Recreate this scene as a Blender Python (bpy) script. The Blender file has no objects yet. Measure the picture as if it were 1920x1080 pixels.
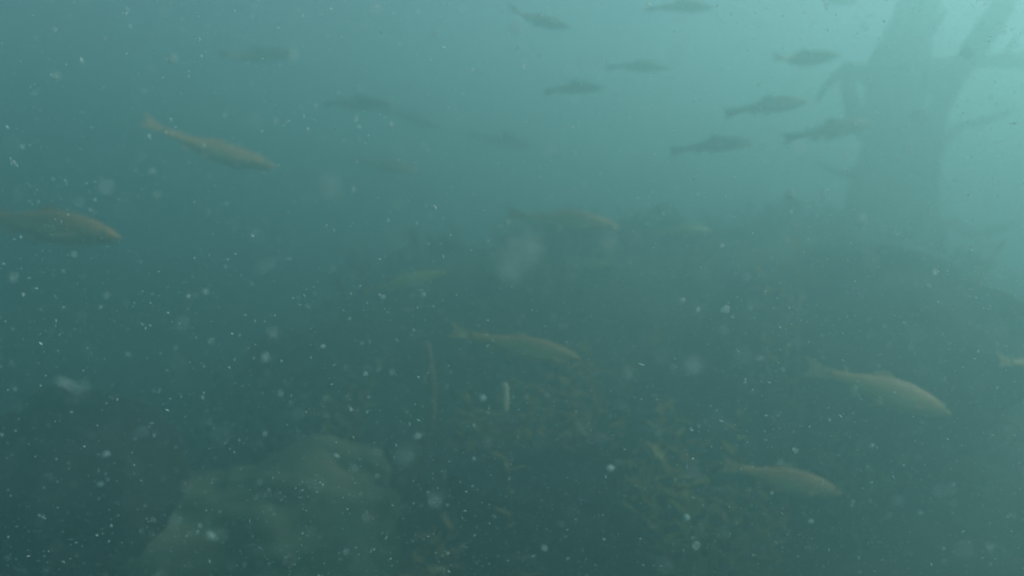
import bpy, bmesh, math, random
from mathutils import Vector, Matrix, noise
R = math.radians
random.seed(11)
scene = bpy.context.scene
C = scene.collection

# ------------------------------------------------------------------ camera
PITCH = -6.0
CAM = Vector((0, 0, 1.15))
cd = bpy.data.cameras.new('camera'); cam = bpy.data.objects.new('camera', cd); C.objects.link(cam)
cam.location = CAM; cam.rotation_euler = (R(90 + PITCH), 0, 0)
cd.sensor_width = 36; cd.lens = 25.7; cd.clip_start = 0.02; cd.clip_end = 200
cd.dof.use_dof = True; cd.dof.focus_distance = 0.82; cd.dof.aperture_fstop = 2.5
scene.camera = cam
FP = 25.7 / 36 * 1920
def at(px, py, d):
    """world point seen at photo pixel px,py at depth d along the view axis"""
    v = Vector(((px - 960) / FP * d, (540 - py) / FP * d, -d))
    return CAM + cam.rotation_euler.to_matrix() @ v

# ------------------------------------------------------------------ world, sun, exposure
SUN_AZ, SUN_EL = 76, 32          # azimuth clockwise from the view direction (+Y)
w = bpy.data.worlds.new('World'); scene.world = w; w.use_nodes = True
nt = w.node_tree; nt.nodes.clear()
sky = nt.nodes.new('ShaderNodeTexSky'); sky.sky_type = 'NISHITA'; sky.sun_disc = False
sky.sun_elevation = R(SUN_EL); sky.sun_rotation = R(SUN_AZ)
bg = nt.nodes.new('ShaderNodeBackground'); bg.inputs[1].default_value = 0.06
wo = nt.nodes.new('ShaderNodeOutputWorld')
nt.links.new(sky.outputs[0], bg.inputs[0]); nt.links.new(bg.outputs[0], wo.inputs[0])
sd = bpy.data.lights.new('sun', 'SUN'); sd.energy = 5.0; sd.angle = R(6); sd.color = (1, .96, .88)
sun = bpy.data.objects.new('sun', sd); C.objects.link(sun)
sv = Vector((math.sin(R(SUN_AZ)) * math.cos(R(SUN_EL)), math.cos(R(SUN_AZ)) * math.cos(R(SUN_EL)), math.sin(R(SUN_EL))))
sun.rotation_euler = sv.to_track_quat('Z', 'Y').to_euler(); sun.location = (6, 6, 12)
vs = scene.view_settings
scene.display_settings.display_device = 'sRGB'
vs.view_transform = 'Standard'; vs.look = 'None'; vs.gamma = 1; vs.use_curve_mapping = False
vs.exposure = 1.22
scene.cycles.volume_bounces = 2
scene.cycles.max_bounces = 6
scene.cycles.use_denoising = True

# ------------------------------------------------------------------ the murky water (haze)
WATER_TOP = 2.32
DENSITY = 0.68
WATER_COLOR = (0.284, 0.552, 0.548)
ANISO = 0.50

# ------------------------------------------------------------------ helpers
def tag(o, label=None, cat=None, group=None, kind=None):
    if label: o['label'] = label
    if cat: o['category'] = cat
    if group: o['group'] = group
    if kind: o['kind'] = kind
    return o
def link_mesh(name, bm, mats, parent=None, smooth=True):
    me = bpy.data.meshes.new(name); bm.to_mesh(me); bm.free()
    for m in (mats if isinstance(mats, (list, tuple)) else [mats]): me.materials.append(m)
    if smooth:
        for p in me.polygons: p.use_smooth = True
    o = bpy.data.objects.new(name, me); C.objects.link(o); o.parent = parent
    return o
def empty(name, loc=(0, 0, 0)):
    o = bpy.data.objects.new(name, None); C.objects.link(o); o.location = loc
    o.empty_display_size = .1
    return o
def material(name, c1, c2, scale=8, rough=.7, bump=0.0, spec=.2, c3=None, trans=None):
    m = bpy.data.materials.new(name); m.use_nodes = True
    n = m.node_tree; b = n.nodes['Principled BSDF']
    b.inputs['Roughness'].default_value = rough
    b.inputs['Specular IOR Level'].default_value = spec
    tc = n.nodes.new('ShaderNodeTexCoord'); nz = n.nodes.new('ShaderNodeTexNoise')
    nz.inputs['Scale'].default_value = scale; nz.inputs['Detail'].default_value = 6
    n.links.new(tc.outputs['Object'], nz.inputs['Vector'])
    cr = n.nodes.new('ShaderNodeValToRGB'); e = cr.color_ramp.elements
    e[0].position = .35; e[0].color = (*c1, 1); e[1].position = .65; e[1].color = (*c2, 1)
    if c3:
        x = cr.color_ramp.elements.new(.5); x.color = (*c3, 1)
    n.links.new(nz.outputs['Fac'], cr.inputs[0]); n.links.new(cr.outputs[0], b.inputs['Base Color'])
    if bump:
        bp = n.nodes.new('ShaderNodeBump'); bp.inputs['Strength'].default_value = bump; bp.inputs['Distance'].default_value = .01
        n.links.new(nz.outputs['Fac'], bp.inputs['Height']); n.links.new(bp.outputs[0], b.inputs['Normal'])
    if trans:
        t = n.nodes.new('ShaderNodeBsdfTranslucent'); n.links.new(cr.outputs[0], t.inputs[0])
        mx = n.nodes.new('ShaderNodeMixShader'); mx.inputs[0].default_value = trans
        out = n.nodes['Material Output']
        n.links.new(b.outputs[0], mx.inputs[1]); n.links.new(t.outputs[0], mx.inputs[2]); n.links.new(mx.outputs[0], out.inputs[0])
    return m

M_bed = material('bed_silt', (.05, .045, .03), (.12, .10, .065), 5, .95, .6, .05)
M_silt = material('silted_rock', (.15, .18, .11), (.27, .29, .19), 4, .95, .5, .05)
M_brown = material('brown_rock', (.09, .06, .035), (.20, .135, .08), 6, .95, .8, .05)
M_dark = material('dark_rock', (.025, .03, .03), (.06, .06, .055), 5, .95, .8, .05)
M_wood = material('drowned_wood', (.03, .028, .02), (.09, .075, .05), 9, .9, .8, .05)
M_weed = material('weed_leaf', (.27, .17, .065), (.46, .30, .12), 12, .7, 0, .1, trans=.35)
M_weedg = material('weed_leaf_green', (.24, .23, .07), (.42, .38, .12), 12, .7, 0, .1, trans=.35)
M_stem = material('weed_stem', (.20, .14, .08), (.40, .28, .15), 30, .8, .3, .1)
M_carpet = material('weed_carpet', (.04, .035, .018), (.11, .085, .04), 5, .9, 0, .05)
M_pale = material('pale_stalk', (.50, .46, .32), (.75, .70, .52), 20, .8, .3, .1)
M_flake = material('organic_flake', (.70, .84, .82), (.82, .93, .92), 300, .8, 0, .1, trans=.5)
M_thin = material('thin_flake', (.50, .68, .66), (.66, .82, .80), 80, .8, 0, .1, trans=.5)
def gel(m, fac):      # gelatinous: lets part of what is behind it through
    n = m.node_tree; out = n.nodes['Material Output']; src = out.inputs[0].links[0].from_socket
    t = n.nodes.new('ShaderNodeBsdfTransparent'); mx = n.nodes.new('ShaderNodeMixShader'); mx.inputs[0].default_value = fac
    n.links.new(src, mx.inputs[1]); n.links.new(t.outputs[0], mx.inputs[2]); n.links.new(mx.outputs[0], out.inputs[0])
gel(M_thin, .84)
M_soft = material('soft_speck', (.6, .75, .74), (.75, .88, .86), 80, .8, 0, .1, trans=.5); gel(M_soft, .68)

# ------------------------------------------------------------------ lake bed
def bed_z(x, y):
    z = .16 * noise.noise(Vector((x * .45 + 3, y * .45, 1.7))) + .06 * noise.noise(Vector((x * 1.7, y * 1.7, 4.1))) \
        + .02 * noise.noise(Vector((x * 6, y * 6, 9.3)))
    z += 1.0 * math.exp(-(((x - .60) / 2.05) ** 4 + ((y - 3.3) / 1.05) ** 2))   # weedy bank behind the middle of the view
    z += .35 * math.exp(-((x - 1.3) ** 2 / 1.2 + (y - 2.3) ** 2 / .8))
    z -= .55 * math.exp(-((x + 2.3) ** 2 / 1.2 + (y - 2.6) ** 2 / 2.5))     # deep hollow on the left
    return z
bm = bmesh.new()
N = 170
def warp(t): return math.copysign(abs(t) ** 2.2, t)
grid = []
for j in range(N + 1):
    row = []
    for i in range(N + 1):
        x = warp(i / N * 2 - 1) * 21; y = 2 + warp(j / N * 2 - 1) * 21
        row.append(bm.verts.new((x, y, bed_z(x, y))))
    grid.append(row)
for j in range(N):
    for i in range(N):
        bm.faces.new((grid[j][i], grid[j][i + 1], grid[j + 1][i + 1], grid[j + 1][i]))
tag(link_mesh('lake_bed', bm, M_bed), kind='structure')

# ------------------------------------------------------------------ boulders
def boulder(center, size, mat, label, seed, rough=.28, name='boulder', rz=0):
    bm = bmesh.new(); bmesh.ops.create_icosphere(bm, subdivisions=5, radius=1)
    for v in bm.verts:
        p = v.co.copy()
        d = 1 + rough * noise.noise(p * 1.1 + Vector((seed, 0, 0))) + rough * .45 * noise.noise(p * 2.9 + Vector((0, seed, 0))) \
            + rough * .16 * noise.noise(p * 8 + Vector((0, 0, seed)))
        p = p * d
        p.z = max(p.z, -.75) if p.z < 0 else p.z ** .9 if p.z > 0 else 0
        v.co = Vector((p.x * size[0], p.y * size[1], p.z * size[2]))
    o = link_mesh(name, bm, mat); o.location = center; o.rotation_euler.z = rz
    tag(o, label, 'boulder', 'boulders on the lake bed')
    return o
def sit(px, d, sink=0):
    p = at(px, 540, d); return Vector((p.x, p.y, bed_z(p.x, p.y) - sink))
B = [
 (at(490, 1040, 2.05), (.42, .30, .31), M_silt, 'pale greenish boulder under silt, tallest rock in the lower left of the view', 21.7, .42, .2),
 (at(600, 1110, 2.0), (.34, .26, .17), M_silt, 'low pale silt covered boulder at the very bottom, in front of the tall greenish boulder', 7.1, .35, 1.1),
 (at(195, 1090, 2.15), (.36, .28, .22), M_brown, 'brown rounded boulder in the bottom left corner', 4.6, .3, .5),
 (at(720, 1110, 2.2), (.22, .22, .15), M_brown, 'small brown boulder at the bottom edge, right of the pale low boulder', 9.2, .35, 2.0),
 (at(130, 930, 1.95), (.33, .34, .25), M_dark, 'dark hazy boulder at the left edge behind the brown boulder', 5.5, .3, .9),
 (sit(1150, 1.9, 0), (.40, .3, .26), M_dark, 'dark weed grown boulder at the bottom centre among brown weeds', 12.4, .3, .1),
 (sit(1640, 2.3, 0), (.50, .42, .34), M_dark, 'wide dark boulder at the bottom right, behind the lowest fish', 15.9, .3, 1.4),
]
for c, s, m, lab, sd_, ro, rz in B: boulder(c, s, m, lab, sd_, ro, rz=rz)

# ------------------------------------------------------------------ tubes
def tube(bm, pts, rads, seg=10, rough=0.0, seed=0, mi=0):
    rings = []
    up = Vector((.3, .2, 1)).normalized()
    n = len(pts)
    for k in range(n):
        t = (pts[min(k + 1, n - 1)] - pts[max(k - 1, 0)]).normalized()
        a = t.cross(up)
        if a.length < .05: a = t.cross(Vector((1, 0, 0)))
        a.normalize(); b = t.cross(a).normalized()
        ring = []
        for s in range(seg):
            th = 2 * math.pi * s / seg
            dvec = a * math.cos(th) + b * math.sin(th)
            r = rads[k]
            if rough: r *= 1 + rough * noise.noise(dvec * 1.6 + pts[k] * 2.5 + Vector((seed, 0, 0))) + rough * .5 * noise.noise(dvec * 4 + pts[k] * 7)
            ring.append(bm.verts.new(pts[k] + dvec * r))
        rings.append(ring)
    for k in range(n - 1):
        for s in range(seg):
            f = bm.faces.new((rings[k][s], rings[k][(s + 1) % seg], rings[k + 1][(s + 1) % seg], rings[k + 1][s])); f.material_index = mi
    bm.faces.new(rings[0][::-1]).material_index = mi; bm.faces.new(rings[-1]).material_index = mi
def resample(ctrl, n):
    """Catmull-Rom through (point, radius) pairs"""
    P = [c[0] for c in ctrl]; Q = [c[1] for c in ctrl]; m = len(P)
    out_p, out_r = [], []
    for i in range(n + 1):
        u = i / n * (m - 1); k = min(int(u), m - 2); t = u - k
        p0, p1, p2, p3 = P[max(k - 1, 0)], P[k], P[k + 1], P[min(k + 2, m - 1)]
        out_p.append(.5 * ((2 * p1) + (p2 - p0) * t + (2 * p0 - 5 * p1 + 4 * p2 - p3) * t * t + (3 * p1 - p0 - 3 * p2 + p3) * t ** 3))
        out_r.append(Q[k] * (1 - t) + Q[k + 1] * t)
    return out_p, out_r

# ------------------------------------------------------------------ drowned tree on the right
D = 3.45
px2m = D / FP
base = at(1640, 900, D); base.z = bed_z(base.x, base.y) - .08
tree = empty('drowned_tree', base)
tag(tree, 'dark drowned tree standing hazily behind the fish at the upper right', 'tree')
def tree_part(name, ctrl, n, rough, seed, seg=16):
    pts, rads = resample([(at(x, y, d) - base, r * px2m) for x, y, d, r in ctrl], n)
    bm = bmesh.new(); tube(bm, pts, rads, seg, rough, seed)
    return link_mesh(name, bm, M_wood, tree)
tree_part('trunk', [(1610, 960, D, 110), (1630, 840, D, 98), (1645, 700, D, 70), (1658, 500, D, 60), (1672, 400, D, 50), (1664, 300, D, 50), (1684, 180, D, 43), (1704, 60, D, 34), (1732, -15, D, 26)], 80, .75, 3, 28)
tree_part('branch', [(1700, 430, D - .1, 46), (1735, 300, D - .15, 26), (1755, 215, D - .2, 20), (1800, 130, D - .2, 17), (1848, 60, D - .2, 21), (1888, -8, D - .2, 18)], 40, .3, 8)
tree_part('branch', [(1740, 150, D - .05, 30), (1800, 122, D, 14), (1860, 113, D + .1, 12), (1940, 112, D + .2, 16), (2040, 98, D + .3, 12)], 30, .35, 12)
tree_part('branch', [(1650, 150, D, 22), (1592, 132, D - .1, 9), (1562, 150, D - .15, 7), (1542, 172, D - .2, 5), (1532, 192, D - .2, 3)], 24, .3, 17)
tree_part('branch', [(1650, 260, D, 24), (1608, 225, D - .1, 16), (1592, 170, D - .15, 13), (1590, 120, D - .15, 9)], 24, .3, 22)
tree_part('branch', [(1730, 330, D, 14), (1790, 245, D + .1, 7), (1850, 226, D + .1, 6), (1905, 206, D + .15, 4)], 24, .3, 28)
tree_part('branch', [(1720, 470, D, 22), (1775, 420, D, 12), (1830, 440, D, 9), (1900, 420, D + .1, 6)], 24, .3, 31)
tree_part('root', [(1600, 900, D, 60), (1500, 960, D - .1, 40), (1420, 1030, D - .2, 20)], 24, .3, 41)
tree_part('root', [(1660, 900, D, 60), (1780, 960, D - .1, 42), (1880, 1030, D - .2, 20)], 24, .3, 44)

for k, (x, y, dx, dy, w_) in enumerate([(1600, 330, -70, -26, 9), (1745, 520, 60, -50, 10), (1600, 470, -60, 34, 8), (1740, 60, 34, -46, 8), (1870, 112, 36, -44, 6), (1590, 610, -80, -22, 12)]):
    tree_part('broken_twig', [(1670, y + 8, D, w_ * 1.8), (x, y, D - .05, w_), (x + dx * .5, y + dy * .35, D - .08, w_ * .7), (x + dx, y + dy, D - .12, w_ * .35)], 18, .5, 50 + k, 10)

# ------------------------------------------------------------------ water weeds
def leaf(bm, root, d, L, W, curl):
    """lance leaf of a few quads with a folded midrib"""
    side = d.cross(Vector((0, 0, 1)))
    if side.length < .1: side = Vector((1, 0, 0))
    side.normalize(); prev = None
    for k in range(6):
        t = k / 5
        c = root + d * (L * t) + Vector((0, 0, curl * L * t * t))
        wd = W * math.sin(math.pi * min(.97, .12 + t * .86))
        a = bm.verts.new(c + side * wd); b = bm.verts.new(c - Vector((0, 0, wd * .3))); e = bm.verts.new(c - side * wd)
        if prev:
            bm.faces.new((prev[0], prev[1], b, a)); bm.faces.new((prev[1], prev[2], e, b))
        prev = (a, b, e)
def weed(px, d, h, nstem, label, mat, spread=.10, leafL=.06, seed=0, leafy=1.0):
    rnd = random.Random(seed)
    root = sit(px, d, .02); t = empty('water_weed', root)
    tag(t, label, 'water plant', 'weeds growing on the lake bed')
    bs = bmesh.new(); bl = bmesh.new()
    for s in range(nstem):
        a = rnd.uniform(0, 6.28); sp = rnd.uniform(.2, 1) * spread; hh = h * rnd.uniform(.55, 1)
        x0 = Vector((math.cos(a) * sp * .3, math.sin(a) * sp * .3, 0))
        lean = Vector((math.cos(a) * sp, math.sin(a) * sp, 0)); ph = rnd.uniform(0, 6)
        pts = [x0 + lean * (u * u) + Vector((.015 * math.sin(u * 5 + ph), .015 * math.cos(u * 4 + ph), hh * u)) for u in [k / 9 for k in range(10)]]
        tube(bs, pts, [.0045 * (1.15 - u / 10) for u in range(10)], 6)
        nl = int(hh / .020 * leafy)
        for k in range(nl):
            u = .12 + .88 * k / nl
            i = min(8, int(u * 9)); p = pts[i].lerp(pts[i + 1], u * 9 - i)
            th = k * 2.4 + ph
            dr = Vector((math.cos(th), math.sin(th), rnd.uniform(.1, .9))).normalized()
            leaf(bl, p, dr, leafL * rnd.uniform(.6, 1.2) * (1.1 - .4 * u), leafL * .13, rnd.uniform(-.5, .2))
    link_mesh('stem', bs, M_stem, t); link_mesh('foliage', bl, mat, t)
    return t
W = [
 (745, 1.75, .30, 7, 'brownish bushy weed at the bottom, right of the small brown boulder', M_weed, .14, .07, 1),
 (1075, 2.1, .46, 5, 'tall loose brown weed below the pale upright stalk, left of the big white flake', M_weed, .12, .07, 2),
 (930, 2.3, .34, 6, 'green brown weed between the bottom brown weed and the tall loose weed', M_weedg, .15, .07, 3),
 (1215, 2.0, .40, 6, 'dark brown weed right of the big white flake', M_weed, .14, .06, 4),
 (1340, 1.85, .42, 8, 'thick green brown weed under the lowest fish, by its tail', M_weedg, .17, .07, 5),
 (1420, 1.9, .30, 6, 'short brown weed directly under the middle of the lowest fish', M_weed, .13, .07, 6),
 (1490, 2.2, .66, 3, 'thin brown weed reaching up behind the lowest fish', M_weed, .10, .06, 7),
 (1620, 2.1, .26, 6, 'low green weed right of the lowest fish near the bottom edge', M_weedg, .15, .06, 8),
 (1760, 2.5, .36, 6, 'faint brown weed below the large brown fish in the lower right', M_weed, .15, .07, 9),
 (1860, 2.2, .30, 6, 'faint green weed in the bottom right corner', M_weedg, .16, .07, 10),
 (640, 2.5, .34, 6, 'dim green weed on the right shoulder of the pale tall boulder', M_weedg, .13, .07, 13),
 (1130, 2.5, .26, 6, 'very faint weed in the middle distance below the two yellowish fish', M_weed, .22, .09, 14),
 (820, 1.9, .22, 5, 'low brown weed at the foot of the reddish upright stalk', M_weed, .12, .06, 15),
]
for px, d, h, n, lab, mat, sp, lL, sdd in W: weed(px, d * .86, h * 1.3, n + 2, lab, mat, sp, lL, sdd)

# weed carpet over the bank: nobody could count it
rc = random.Random(77); bm = bmesh.new(); k = 0
while k < 420:
    x = rc.uniform(-1.9, 2.6); y = rc.uniform(2.0, 4.2); z = bed_z(x, y)
    if noise.noise(Vector((x * 1.3, y * 1.3, 8))) < -.15: continue
    h = rc.uniform(.04, .17) * (1.4 if y < 2.8 else 1); ph = rc.uniform(0, 6); k += 1
    for st in range(2):
        ln = Vector((rc.uniform(-.1, .1), rc.uniform(-.1, .1), 0)); b0 = Vector((x + rc.uniform(-.05, .05), y, z - .02))
        pts = [b0 + ln * (u * u) + Vector((.01 * math.sin(u * 5 + ph), 0, h * u)) for u in (0, .25, .5, .75, 1)]
        tube(bm, pts, [.006, .005, .004, .003, .002], 4)
        for q in range(9):
            u = rc.uniform(.15, 1); th = rc.uniform(0, 6.28)
            leaf(bm, b0 + ln * (u * u) + Vector((0, 0, h * u)), Vector((math.cos(th), math.sin(th), rc.uniform(.1, 1))).normalized(), rc.uniform(.04, .1), .010, rc.uniform(-.5, .2))
o = link_mesh('weed_carpet', bm, M_carpet); tag(o, kind='stuff'); o['label'] = 'dark brown weed carpet covering the bank behind the fish'

# upright stalks
def stalk(px, ytop, d, r, label, mat_top, pale_from, seed, stem_r, mat_stem):
    top = at(px, ytop, d); z0 = bed_z(top.x, top.y) - .03
    t = empty('broken_stalk', (top.x, top.y, z0)); tag(t, label, 'plant stalk')
    H = top.z - z0; rnd = random.Random(seed)
    def P(u): return Vector((.02 * math.sin(u * 4 + seed), .02 * math.cos(u * 3 + seed) - .02, H * u))
    bm = bmesh.new(); us = [pale_from * k / 14 for k in range(15)]
    tube(bm, [P(u) for u in us], [r * stem_r * (1 + .25 * math.sin(k * 1.3)) for k in range(15)], 8, .2, seed)
    link_mesh('stem', bm, mat_stem, t)
    bm = bmesh.new(); us = [pale_from + (1 - pale_from) * k / 10 for k in range(11)]
    tube(bm, [P(u) for u in us], [r * (.7 + .5 * math.sin(math.pi * min(1, .15 + k / 13))) for k in range(11)], 10, .2, seed + 3)
    link_mesh('tip', bm, mat_top, t)
    bm = bmesh.new()
    for k in range(9):
        u = rnd.uniform(.3, .85); th = rnd.uniform(0, 6.28)
        leaf(bm, P(u), Vector((math.cos(th), math.sin(th), .5)).normalized(), .05, .006, -.2)
    link_mesh('foliage', bm, M_weed, t)
stalk(963, 712, 1.6, .0075, 'short pale upright stalk tip below the middle fish', M_pale, .91, 1, .14, M_stem)
stalk(795, 640, 2.1, .012, 'brown reddish upright stalk left of the middle fish', M_stem, .42, 5, .38, M_stem)

# ------------------------------------------------------------------ fish
def fish_mat(name, back, flank, belly, pale=1.0):
    m = bpy.data.materials.new(name); m.use_nodes = True; n = m.node_tree; b = n.nodes['Principled BSDF']
    b.inputs['Roughness'].default_value = .5; b.inputs['Specular IOR Level'].default_value = .25
    tc = n.nodes.new('ShaderNodeTexCoord'); sp = n.nodes.new('ShaderNodeSeparateXYZ'); n.links.new(tc.outputs['Object'], sp.inputs[0])
    nz = n.nodes.new('ShaderNodeTexNoise'); nz.inputs['Scale'].default_value = 14; nz.inputs['Detail'].default_value = 3
    n.links.new(tc.outputs['Object'], nz.inputs['Vector'])
    ma = n.nodes.new('ShaderNodeMath'); ma.operation = 'MULTIPLY_ADD'; ma.inputs[1].default_value = 4.6; ma.inputs[2].default_value = .32
    n.links.new(sp.outputs['Z'], ma.inputs[0])
    mb = n.nodes.new('ShaderNodeMath'); mb.operation = 'MULTIPLY_ADD'; mb.inputs[1].default_value = .35
    n.links.new(nz.outputs['Fac'], mb.inputs[0]); n.links.new(ma.outputs[0], mb.inputs[2])
    cr = n.nodes.new('ShaderNodeValToRGB'); e = cr.color_ramp.elements
    e[0].position = .22; e[0].color = (*belly, 1); e[1].position = .85; e[1].color = (*back, 1)
    x = e.new(.5); x.color = (*flank, 1)
    n.links.new(mb.outputs[0], cr.inputs[0])
    vo = n.nodes.new('ShaderNodeTexVoronoi'); vo.inputs['Scale'].default_value = 34; n.links.new(tc.outputs['Object'], vo.inputs['Vector'])
    lt = n.nodes.new('ShaderNodeMath'); lt.operation = 'LESS_THAN'; lt.inputs[1].default_value = .22; n.links.new(vo.outputs['Distance'], lt.inputs[0])
    mt = n.nodes.new('ShaderNodeMath'); mt.operation = 'MULTIPLY'; mt.inputs[1].default_value = .3; n.links.new(lt.outputs[0], mt.inputs[0])
    mx = n.nodes.new('ShaderNodeMix'); mx.data_type = 'RGBA'; n.links.new(mt.outputs[0], mx.inputs[0])
    n.links.new(cr.outputs[0], mx.inputs[6]); mx.inputs[7].default_value = (*[c * .45 for c in back], 1)
    n.links.new(mx.outputs[2], b.inputs['Base Color'])
    return m
F_brown = fish_mat('fish_brown', (.38, .20, .065), (.58, .34, .12), (.66, .48, .24))
F_olive = fish_mat('fish_olive', (.14, .095, .04), (.25, .17, .08), (.34, .26, .15))
F_yellow = fish_mat('fish_yellow', (.28, .30, .09), (.44, .44, .18), (.6, .58, .34))
F_fin = material('fish_fin', (.42, .30, .15), (.62, .46, .26), 30, .6, 0, .1, trans=.3)
F_find = material('fish_fin_dark', (.02, .02, .012), (.05, .045, .03), 30, .6, 0, .1, trans=.2)
F_eye = material('fish_eye', (.01, .01, .01), (.03, .03, .02), 10, .15, 0, .5)
F_iris = material('fish_iris', (.35, .30, .12), (.5, .42, .2), 60, .3, 0, .5)

# unit fish: nose at x=+.5, tail fork at x=-.5.   t from nose (0) to tail root (1)
def prof(tab, t):
    for (a, va), (b, vb) in zip(tab, tab[1:]):
        if t <= b:
            u = (t - a) / (b - a); u = u * u * (3 - 2 * u) * .5 + u * .5
            return va + (vb - va) * u
    return tab[-1][1]
TOP = [(0, .004), (.03, .020), (.1, .047), (.22, .078), (.38, .097), (.5, .094), (.68, .068), (.85, .036), (.95, .030), (1, .034)]
BOT = [(0, .004), (.03, .022), (.1, .045), (.22, .070), (.38, .090), (.5, .090), (.68, .062), (.85, .032), (.95, .028), (1, .032)]
WID = [(0, .004), (.03, .020), (.1, .042), (.22, .058), (.38, .064), (.5, .060), (.68, .040), (.85, .018), (.95, .010), (1, .006)]
def fish_mesh(name, mats, bend=0.0, swing=0.0, deep=1.0):
    """bend: sideways curve of the whole back, swing: extra at the tail"""
    bm = bmesh.new()
    def wp(v):
        u = .5 - v.x                                   # 0 nose .. 1 tail
        off = bend * (u - .4) ** 2 * 1.2 + swing * max(0, u - .45) ** 2 * 2.2
        ang = math.atan(bend * 2.4 * (u - .4) + swing * 4.4 * max(0, u - .45))
        return Vector((v.x + v.y * math.sin(ang) * .5, v.y * math.cos(ang) + off, v.z * deep))
    NS, NR = 34, 22; Lb = .86; rings = []
    for k in range(NS + 1):
        t = k / NS; t = t ** 1.15
        x = .5 - t * Lb; a, b, w_ = prof(TOP, t), prof(BOT, t), prof(WID, t)
        ring = []
        for s in range(NR):
            th = 2 * math.pi * s / NR; c, sn = math.cos(th), math.sin(th)
            z = (a if c > 0 else b) * c
            y = w_ * math.copysign(abs(sn) ** .85, sn)
            ring.append(bm.verts.new(wp(Vector((x, y, z)))))
        rings.append(ring)
    for k in range(NS):
        for s in range(NR):
            bm.faces.new((rings[k][s], rings[k][(s + 1) % NR], rings[k + 1][(s + 1) % NR], rings[k + 1][s]))
    bm.faces.new(rings[0]); bm.faces.new(rings[-1][::-1])
    def fin(outline, y0=0, splay=0, th=.003, n=None):
        """closed outline of (x,z); given thickness; splay tilts it sideways about its first point"""
        x0, z0 = outline[0]
        f, g = [], []
        for (x, z) in outline:
            dd = math.hypot(x - x0, z - z0)
            y = y0 + splay * dd
            f.append(bm.verts.new(wp(Vector((x, y + th, z))))); g.append(bm.verts.new(wp(Vector((x, y - th, z)))))
        faces = [bm.faces.new(f), bm.faces.new(g[::-1])]
        m = len(f)
        for i in range(m): faces.append(bm.faces.new((f[i], g[i], g[(i + 1) % m], f[(i + 1) % m])))
        for q in faces: q.material_index = 1
    # tail, two lobes meeting in a fork
    fin([(-.345, .030), (-.39, .037), (-.45, .052), (-.505, .066), (-.50, .052), (-.475, .024), (-.466, 0), (-.475, -.024), (-.50, -.052), (-.505, -.066), (-.45, -.052), (-.39, -.037), (-.345, -.030)])
    fin([(.10, .088), (.05, .122), (.02, .126), (-.04, .104), (-.075, .080), (0, .080)])
    fin([(-.22, .048), (-.245, .072), (-.262, .070), (-.255, .036)])
    fin([(-.13, -.060), (-.160, -.090), (-.190, -.086), (-.215, -.048), (-.17, -.045)])
    for s in (-1, 1):
        fin([(.02, -.080), (-.03, -.104), (-.06, -.100), (-.045, -.078), (-.01, -.070)], .024 * s, .25 * s)
        fin([(.275, -.040), (.205, -.070), (.155, -.076), (.18, -.056), (.25, -.030)], .050 * s, .35 * s)
        # gill cover ridge and eye
        ec = wp(Vector((.425, .0385 * s, .014)))
        for rad, mi, out in ((.0125, 3, 0), (.0085, 2, .0065)):
            q = bmesh.ops.create_icosphere(bm, subdivisions=2, radius=rad, matrix=Matrix.Translation(ec + Vector((0, out * s, 0))) @ Matrix.Diagonal((1, .6, 1, 1)))
            for v in q['verts']:
                for f_ in v.link_faces: f_.material_index = mi
    bmesh.ops.recalc_face_normals(bm, faces=bm.faces)
    me = bpy.data.meshes.new(name); bm.to_mesh(me); bm.free()
    for m in mats: me.materials.append(m)
    for p in me.polygons: p.use_smooth = p.material_index != 1
    return me
MB = [F_brown, F_fin, F_eye, F_iris]; MO = [F_olive, F_find, F_eye, F_iris]; MY = [F_yellow, F_fin, F_eye, F_iris]
SH = {
 'b0': fish_mesh('brown_fish', MB, .06, -.12, 1.08), 'b3': fish_mesh('brown_fish', MB, .04, .05, 1.12), 'b1': fish_mesh('brown_fish', MB, -.10, -.16), 'b2': fish_mesh('brown_fish', MB, .35, -.3),
 'o0': fish_mesh('olive_fish', MO, .08, .15), 'o1': fish_mesh('olive_fish', MO, -.2, -.25), 'o2': fish_mesh('olive_fish', MO, .3, .3, 1.15),
 'y0': fish_mesh('yellow_fish', MY, .1, .2), 'y1': fish_mesh('yellow_fish', MY, -.2, .2),
}
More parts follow.
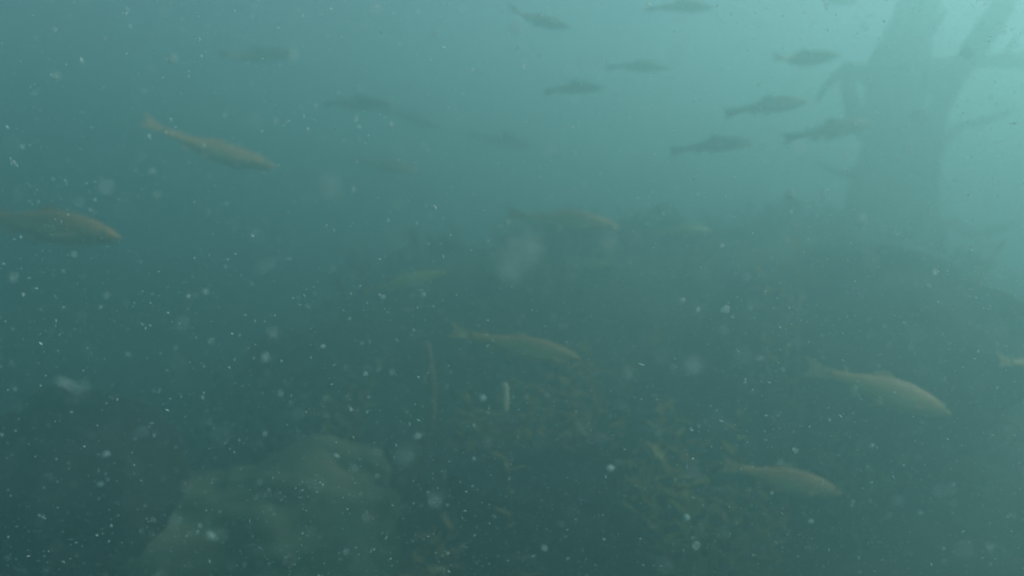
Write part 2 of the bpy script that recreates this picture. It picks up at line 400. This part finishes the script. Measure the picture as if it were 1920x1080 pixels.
# tail pixel, nose pixel, real length, yaw towards(-)/away(+) from the camera in degrees, shape, label
FISH = [
 ((1512, 682), (1795, 780), .36, 6, 'b3', 'large brown fish heading down to the right, nearest fish in the lower right'),
 ((848, 626), (1088, 672), .34, -8, 'b1', 'light brown fish in the middle of the view above the pale upright stalk'),
 ((1345, 868), (1585, 928), .30, 4, 'b0', 'brown fish lowest of all, above the weeds near the bottom right'),
 ((285, 250), (508, 312), .46, 14, 'b1', 'yellow brown fish slanting down to the right in the upper left quarter'),
 ((-75, 398), (232, 446), .48, -5, 'b0', 'brown fish cut by the left edge with a pale patch on its side'),
 ((1850, 676), (2080, 702), .27, 8, 'b0', 'faint brown fish cut by the right edge at mid height'),
 ((1362, 209), (1520, 188), .34, 6, 'o0', 'clearest dark olive fish, with a thin tail, in bright water left of the tree'),
 ((1262, 276), (1412, 268), .33, -8, 'o2', 'deep bodied olive fish below and left of the clearest dark one'),
 ((1474, 262), (1640, 226), .34, 10, 'o0', 'olive fish rising to the right, its head in front of the drowned tree'),
 ((1430, 118), (1578, 103), .32, 5, 'o1', 'olive fish level with the tree branch on the right, above the clearest dark fish'),
 ((1140, 126), (1256, 122), .30, 12, 'o0', 'small olive fish with a white speck by its tail, upper middle'),
 ((1015, 163), (1132, 166), .30, -10, 'o2', 'stout brownish small fish below the one with the white speck'),
 ((948, 28), (1072, 50), .30, 8, 'o1', 'olive fish nosing down near the top edge at the centre'),
 ((1212, 8), (1336, 16), .30, -6, 'o0', 'faint fish at the very top edge right of centre'),
 ((1500, -8), (1610, 2), .30, 6, 'o1', 'fish cut by the top edge just left of the drowned tree'),
 ((416, 118), (548, 92), .32, 20, 'o1', 'very faint dark fish rising to the right in the top left'),
 ((592, 188), (740, 200), .33, -12, 'o0', 'faint olive fish left of centre, upper of an overlapping pair'),
 ((716, 206), (830, 236), .30, 15, 'o0', 'faint olive fish nosing down behind the tip of its partner, left of centre'),
 ((880, 252), (1008, 274), .32, 8, 'o0', 'dim olive fish just above the centre of the view'),
 ((650, 298), (788, 322), .38, -12, 'b0', 'dim reddish brown fish left of centre beneath the overlapping pair'),
 ((680, 545), (838, 512), .25, 10, 'y1', 'pale greenish yellow fish rising to the right, left of centre'),
 ((1050, 499), (1150, 494), .19, -12, 'y0', 'small yellowish fish right of centre, below the stout brown one'),
 ((950, 400), (1160, 426), .37, -14, 'b2', 'stout brown fish turned towards the viewer at the centre'),
 ((1222, 432), (1340, 430), .22, 15, 'y0', 'tiny faint yellow brown fish right of the stout brown one'),
]
FISH_DEEP = {22: 1.05}
for i, (tp, np_, L, yaw, sh, lab) in enumerate(FISH):
    mx, my = (tp[0] + np_[0]) / 2, (tp[1] + np_[1]) / 2
    lp = math.hypot(np_[0] - tp[0], np_[1] - tp[1])
    if my < 330 and sh[0] == 'o': L *= 1.18 if mx < 950 else .93
    d = L * FP * math.cos(R(yaw)) / lp
    pos = at(mx, my, d)
    v = at(np_[0], np_[1], d) - at(tp[0], tp[1], d); v.normalize()
    away = (cam.rotation_euler.to_matrix() @ Vector((0, 0, -1)))
    hd = (v * math.cos(R(yaw)) + away * math.sin(R(yaw))).normalized()
    up = Vector((0, 0, 1)); yv = up.cross(hd).normalized(); zv = hd.cross(yv).normalized()
    rot = Matrix((hd, yv, zv)).transposed().to_4x4()
    o = bpy.data.objects.new('fish', SH[sh]); C.objects.link(o)
    o.matrix_world = Matrix.Translation(pos) @ rot @ Matrix.Rotation(R(random.uniform(-6, 6) - (26 if sh[0] != 'o' else 6)), 4, 'X') @ Matrix.Diagonal((L, L, L * FISH_DEEP.get(i, 1) * random.uniform(.86, 1.06), 1))
    tag(o, lab, 'fish', 'fish of the shoal')

# ------------------------------------------------------------------ drifting flakes that stand out
FL = [  # px, py, apparent size px (w,h), depth, material, label
 (1145, 878, 20, 13, .55, M_flake, 'bright white oblong flake drifting above the bottom weeds'),
 (497, 672, 16, 13, .45, M_flake, 'round white flake in the lower left, above the pale tall boulder'),
 (322, 110, 18, 12, .42, M_flake, 'pale smudged flake in the top left'),
 (462, 70, 34, 8, .42, M_thin, 'long thin pale thread drifting at the top left'),
 (815, 390, 8, 14, .70, M_flake, 'small bright slanting fleck left of centre'),
 (975, 480, 80, 110, .24, M_thin, 'large blurred translucent flake at the centre of the view'),
 (1140, 455, 34, 40, .28, M_thin, 'blurred curled flake right of the large centre one'),
 (1613, 412, 18, 16, .40, M_flake, 'soft round white flake in front of the tree foot'),
 (1482, 366, 16, 15, .45, M_flake, 'soft pale flake left of the tree, below the rising olive fish'),
 (1526, 298, 16, 16, .38, M_thin, 'faint round flake right below the head of the rising olive fish'),
 (1580, 290, 30, 18, .36, M_thin, 'faint irregular flake pair at the left of the trunk'),
 (1740, 537, 12, 9, .62, M_flake, 'bright small flake at the right, above the large brown fish'),
 (1408, 575, 16, 16, .42, M_thin, 'round soft flake right of centre, left of the bright small one'),
 (500, 497, 44, 24, .32, M_thin, 'wide blurred flake left of centre in the dark water'),
 (760, 855, 34, 40, .26, M_thin, 'big blurred bluish flake above the bottom weeds, left of centre'),
 (150, 728, 50, 28, .33, M_thin, 'ragged blurred flake in the lower left above the dark hollow'),
 (120, 718, 36, 8, .36, M_flake, 'pale streak joined to the ragged flake in the lower left'),
 (265, 810, 44, 14, .34, M_thin, 'flat faint flake over the dark hollow'),
 (385, 548, 14, 10, .50, M_flake, 'small white flake left of centre in the dark water'),
 (905, 746, 12, 12, .50, M_flake, 'small round pale flake left of the pale upright stalk'),
 (198, 852, 16, 9, .50, M_flake, 'tilted small flake over the dark hollow'),
 (187, 908, 16, 8, .52, M_flake, 'thin slanting sliver above the brown corner boulder'),
 (1030, 278, 30, 22, .30, M_thin, 'blurred pale flake above the centre'),
 (732, 235, 10, 16, .55, M_flake, 'small pale flake pair under the overlapping fish'),
 (1635, 836, 11, 9, .62, M_flake, 'crisp white fleck below the large brown fish'),
 (1288, 970, 10, 14, .60, M_flake, 'crisp white fleck near the bottom, left of the lowest fish'),
 (1520, 978, 13, 10, .60, M_flake, 'crisp white fleck near the bottom under the nose of the lowest fish'),
 (395, 1005, 22, 12, .48, M_flake, 'slanting pale sliver in front of the low silt boulder'),
 (1785, 915, 20, 22, .40, M_thin, 'soft grey flake in the lower right corner area'),
 (1178, 700, 26, 22, .34, M_thin, 'soft faint flake between the middle fish and the large brown fish'),
 (1645, 680, 10, 22, .42, M_thin, 'upright soft fleck touching the back of the large brown fish'),
 (620, 350, 30, 60, .26, M_thin, 'tall blurred pale smear left of centre'),
]
def lump_bm(sub, seed, amp=.5):
    bm = bmesh.new(); bmesh.ops.create_icosphere(bm, subdivisions=sub, radius=1)
    for v in bm.verts:
        v.co *= 1 + amp * noise.noise(v.co * 1.7 + Vector((seed, 0, 0))) + amp * .6 * noise.noise(v.co * 4 + Vector((0, seed, 0)))
    return bm
for i, (px, py, wpx, hpx, d, m, lab) in enumerate(FL):
    o = link_mesh('drifting_flake', lump_bm(3, i * 3.7, .7), m)
    s = d / FP / 2 * .72
    o.location = at(px, py, d); o.scale = (wpx * s, min(wpx, hpx) * s * .5, hpx * s)
    o.rotation_euler = (R(-6), random.uniform(-.5, .5), random.uniform(-.4, .4))
    tag(o, lab, 'flake', 'drifting flakes close to the viewer')

# ------------------------------------------------------------------ countless suspended specks
bm = bmesh.new(); rnd = random.Random(5)
verts, faces = [], []
def speck(p, s):
    ax = Vector((rnd.gauss(0, 1), rnd.gauss(0, 1), rnd.gauss(0, 1))).normalized()
    q = ax.to_track_quat('Z', 'Y').to_matrix()
    l = s * rnd.choice((.6, .8, 1, 1, 1, 1.6, 1.6, 2.4)); b0 = len(verts)
    for v in ((1, 0, 0), (-1, 0, 0), (0, .7, 0), (0, -.7, 0), (0, 0, 1), (0, 0, -1)):
        v = Vector((v[0] * s * rnd.uniform(.6, 1.2), v[1] * s * rnd.uniform(.6, 1.2), v[2] * l))
        verts.append(p + q @ v)
    for a, b, c in ((0, 2, 4), (2, 1, 4), (1, 3, 4), (3, 0, 4), (2, 0, 5), (1, 2, 5), (3, 1, 5), (0, 3, 5)):
        faces.append((b0 + a, b0 + b, b0 + c))
n = 0
while n < 290000:
    p = Vector((rnd.uniform(-1.6, 1.7), rnd.uniform(-.5, 2.2), rnd.uniform(.2, 2.0)))
    if (p - CAM).length < .24: continue
    k = noise.noise(p * 1.3 + Vector((7, 1, 3))) * .5 + noise.noise(p * 4 + Vector((2, 9, 3))) * .5
    if rnd.random() > .5 + .8 * k + .28 * p.x - .35 * (p.z - 1.1): continue
    speck(p, min(.0026, .00062 * math.exp(rnd.gauss(0, .38)))); n += 1
NF = len(faces)
ib = bmesh.new(); bmesh.ops.create_icosphere(ib, subdivisions=2, radius=1); ib.verts.ensure_lookup_table()
IV = [v.co.copy() for v in ib.verts]; IF = [[v.index for v in f.verts] for f in ib.faces]; ib.free()
def blob(p, s):
    b0 = len(verts); sc = Vector((rnd.uniform(.5, 1.5), rnd.uniform(.5, 1.5), rnd.uniform(.5, 1.5))) * s; o_ = Vector((rnd.uniform(0, 99), 0, 0))
    for v in IV:
        u = v * (1 + .6 * noise.noise(v * 1.5 + o_)); verts.append(p + Vector((u.x * sc.x, u.y * sc.y, u.z * sc.z)))
    for f in IF: faces.append(tuple(b0 + k for k in f))
n = 0
while n < 3200:     # larger, softer, see-through bits
    p = Vector((rnd.uniform(-1.0, 1.0), rnd.uniform(-.5, 1.0), rnd.uniform(.5, 1.8)))
    if (p - CAM).length < .23: continue
    blob(p, .00095 * math.exp(rnd.gauss(0, .42))); n += 1
me = bpy.data.meshes.new('suspended_specks'); me.from_pydata([tuple(v) for v in verts], [], faces); me.materials.append(M_flake); me.materials.append(M_soft)
me.polygons.foreach_set('material_index', [0] * NF + [1] * (len(faces) - NF))
o = bpy.data.objects.new('suspended_specks', me); C.objects.link(o); tag(o, kind='stuff')
o['label'] = 'fine white specks suspended all through the water'

# ------------------------------------------------------------------ haze: the murky water itself
bm = bmesh.new(); bmesh.ops.create_cube(bm, size=1)
for v in bm.verts: v.co = Vector((v.co.x * 46, v.co.y * 46 + 2, -2.2 if v.co.z < 0 else WATER_TOP))
m = bpy.data.materials.new('murky_water'); m.use_nodes = True; n = m.node_tree; n.nodes.clear()
pv = n.nodes.new('ShaderNodeVolumePrincipled'); out = n.nodes.new('ShaderNodeOutputMaterial')
pv.inputs['Color'].default_value = (*WATER_COLOR, 1); pv.inputs['Density'].default_value = DENSITY
pv.inputs['Anisotropy'].default_value = ANISO
n.links.new(pv.outputs[0], out.inputs['Volume'])
hz = link_mesh('haze', bm, m, smooth=False); tag(hz, kind='stuff')
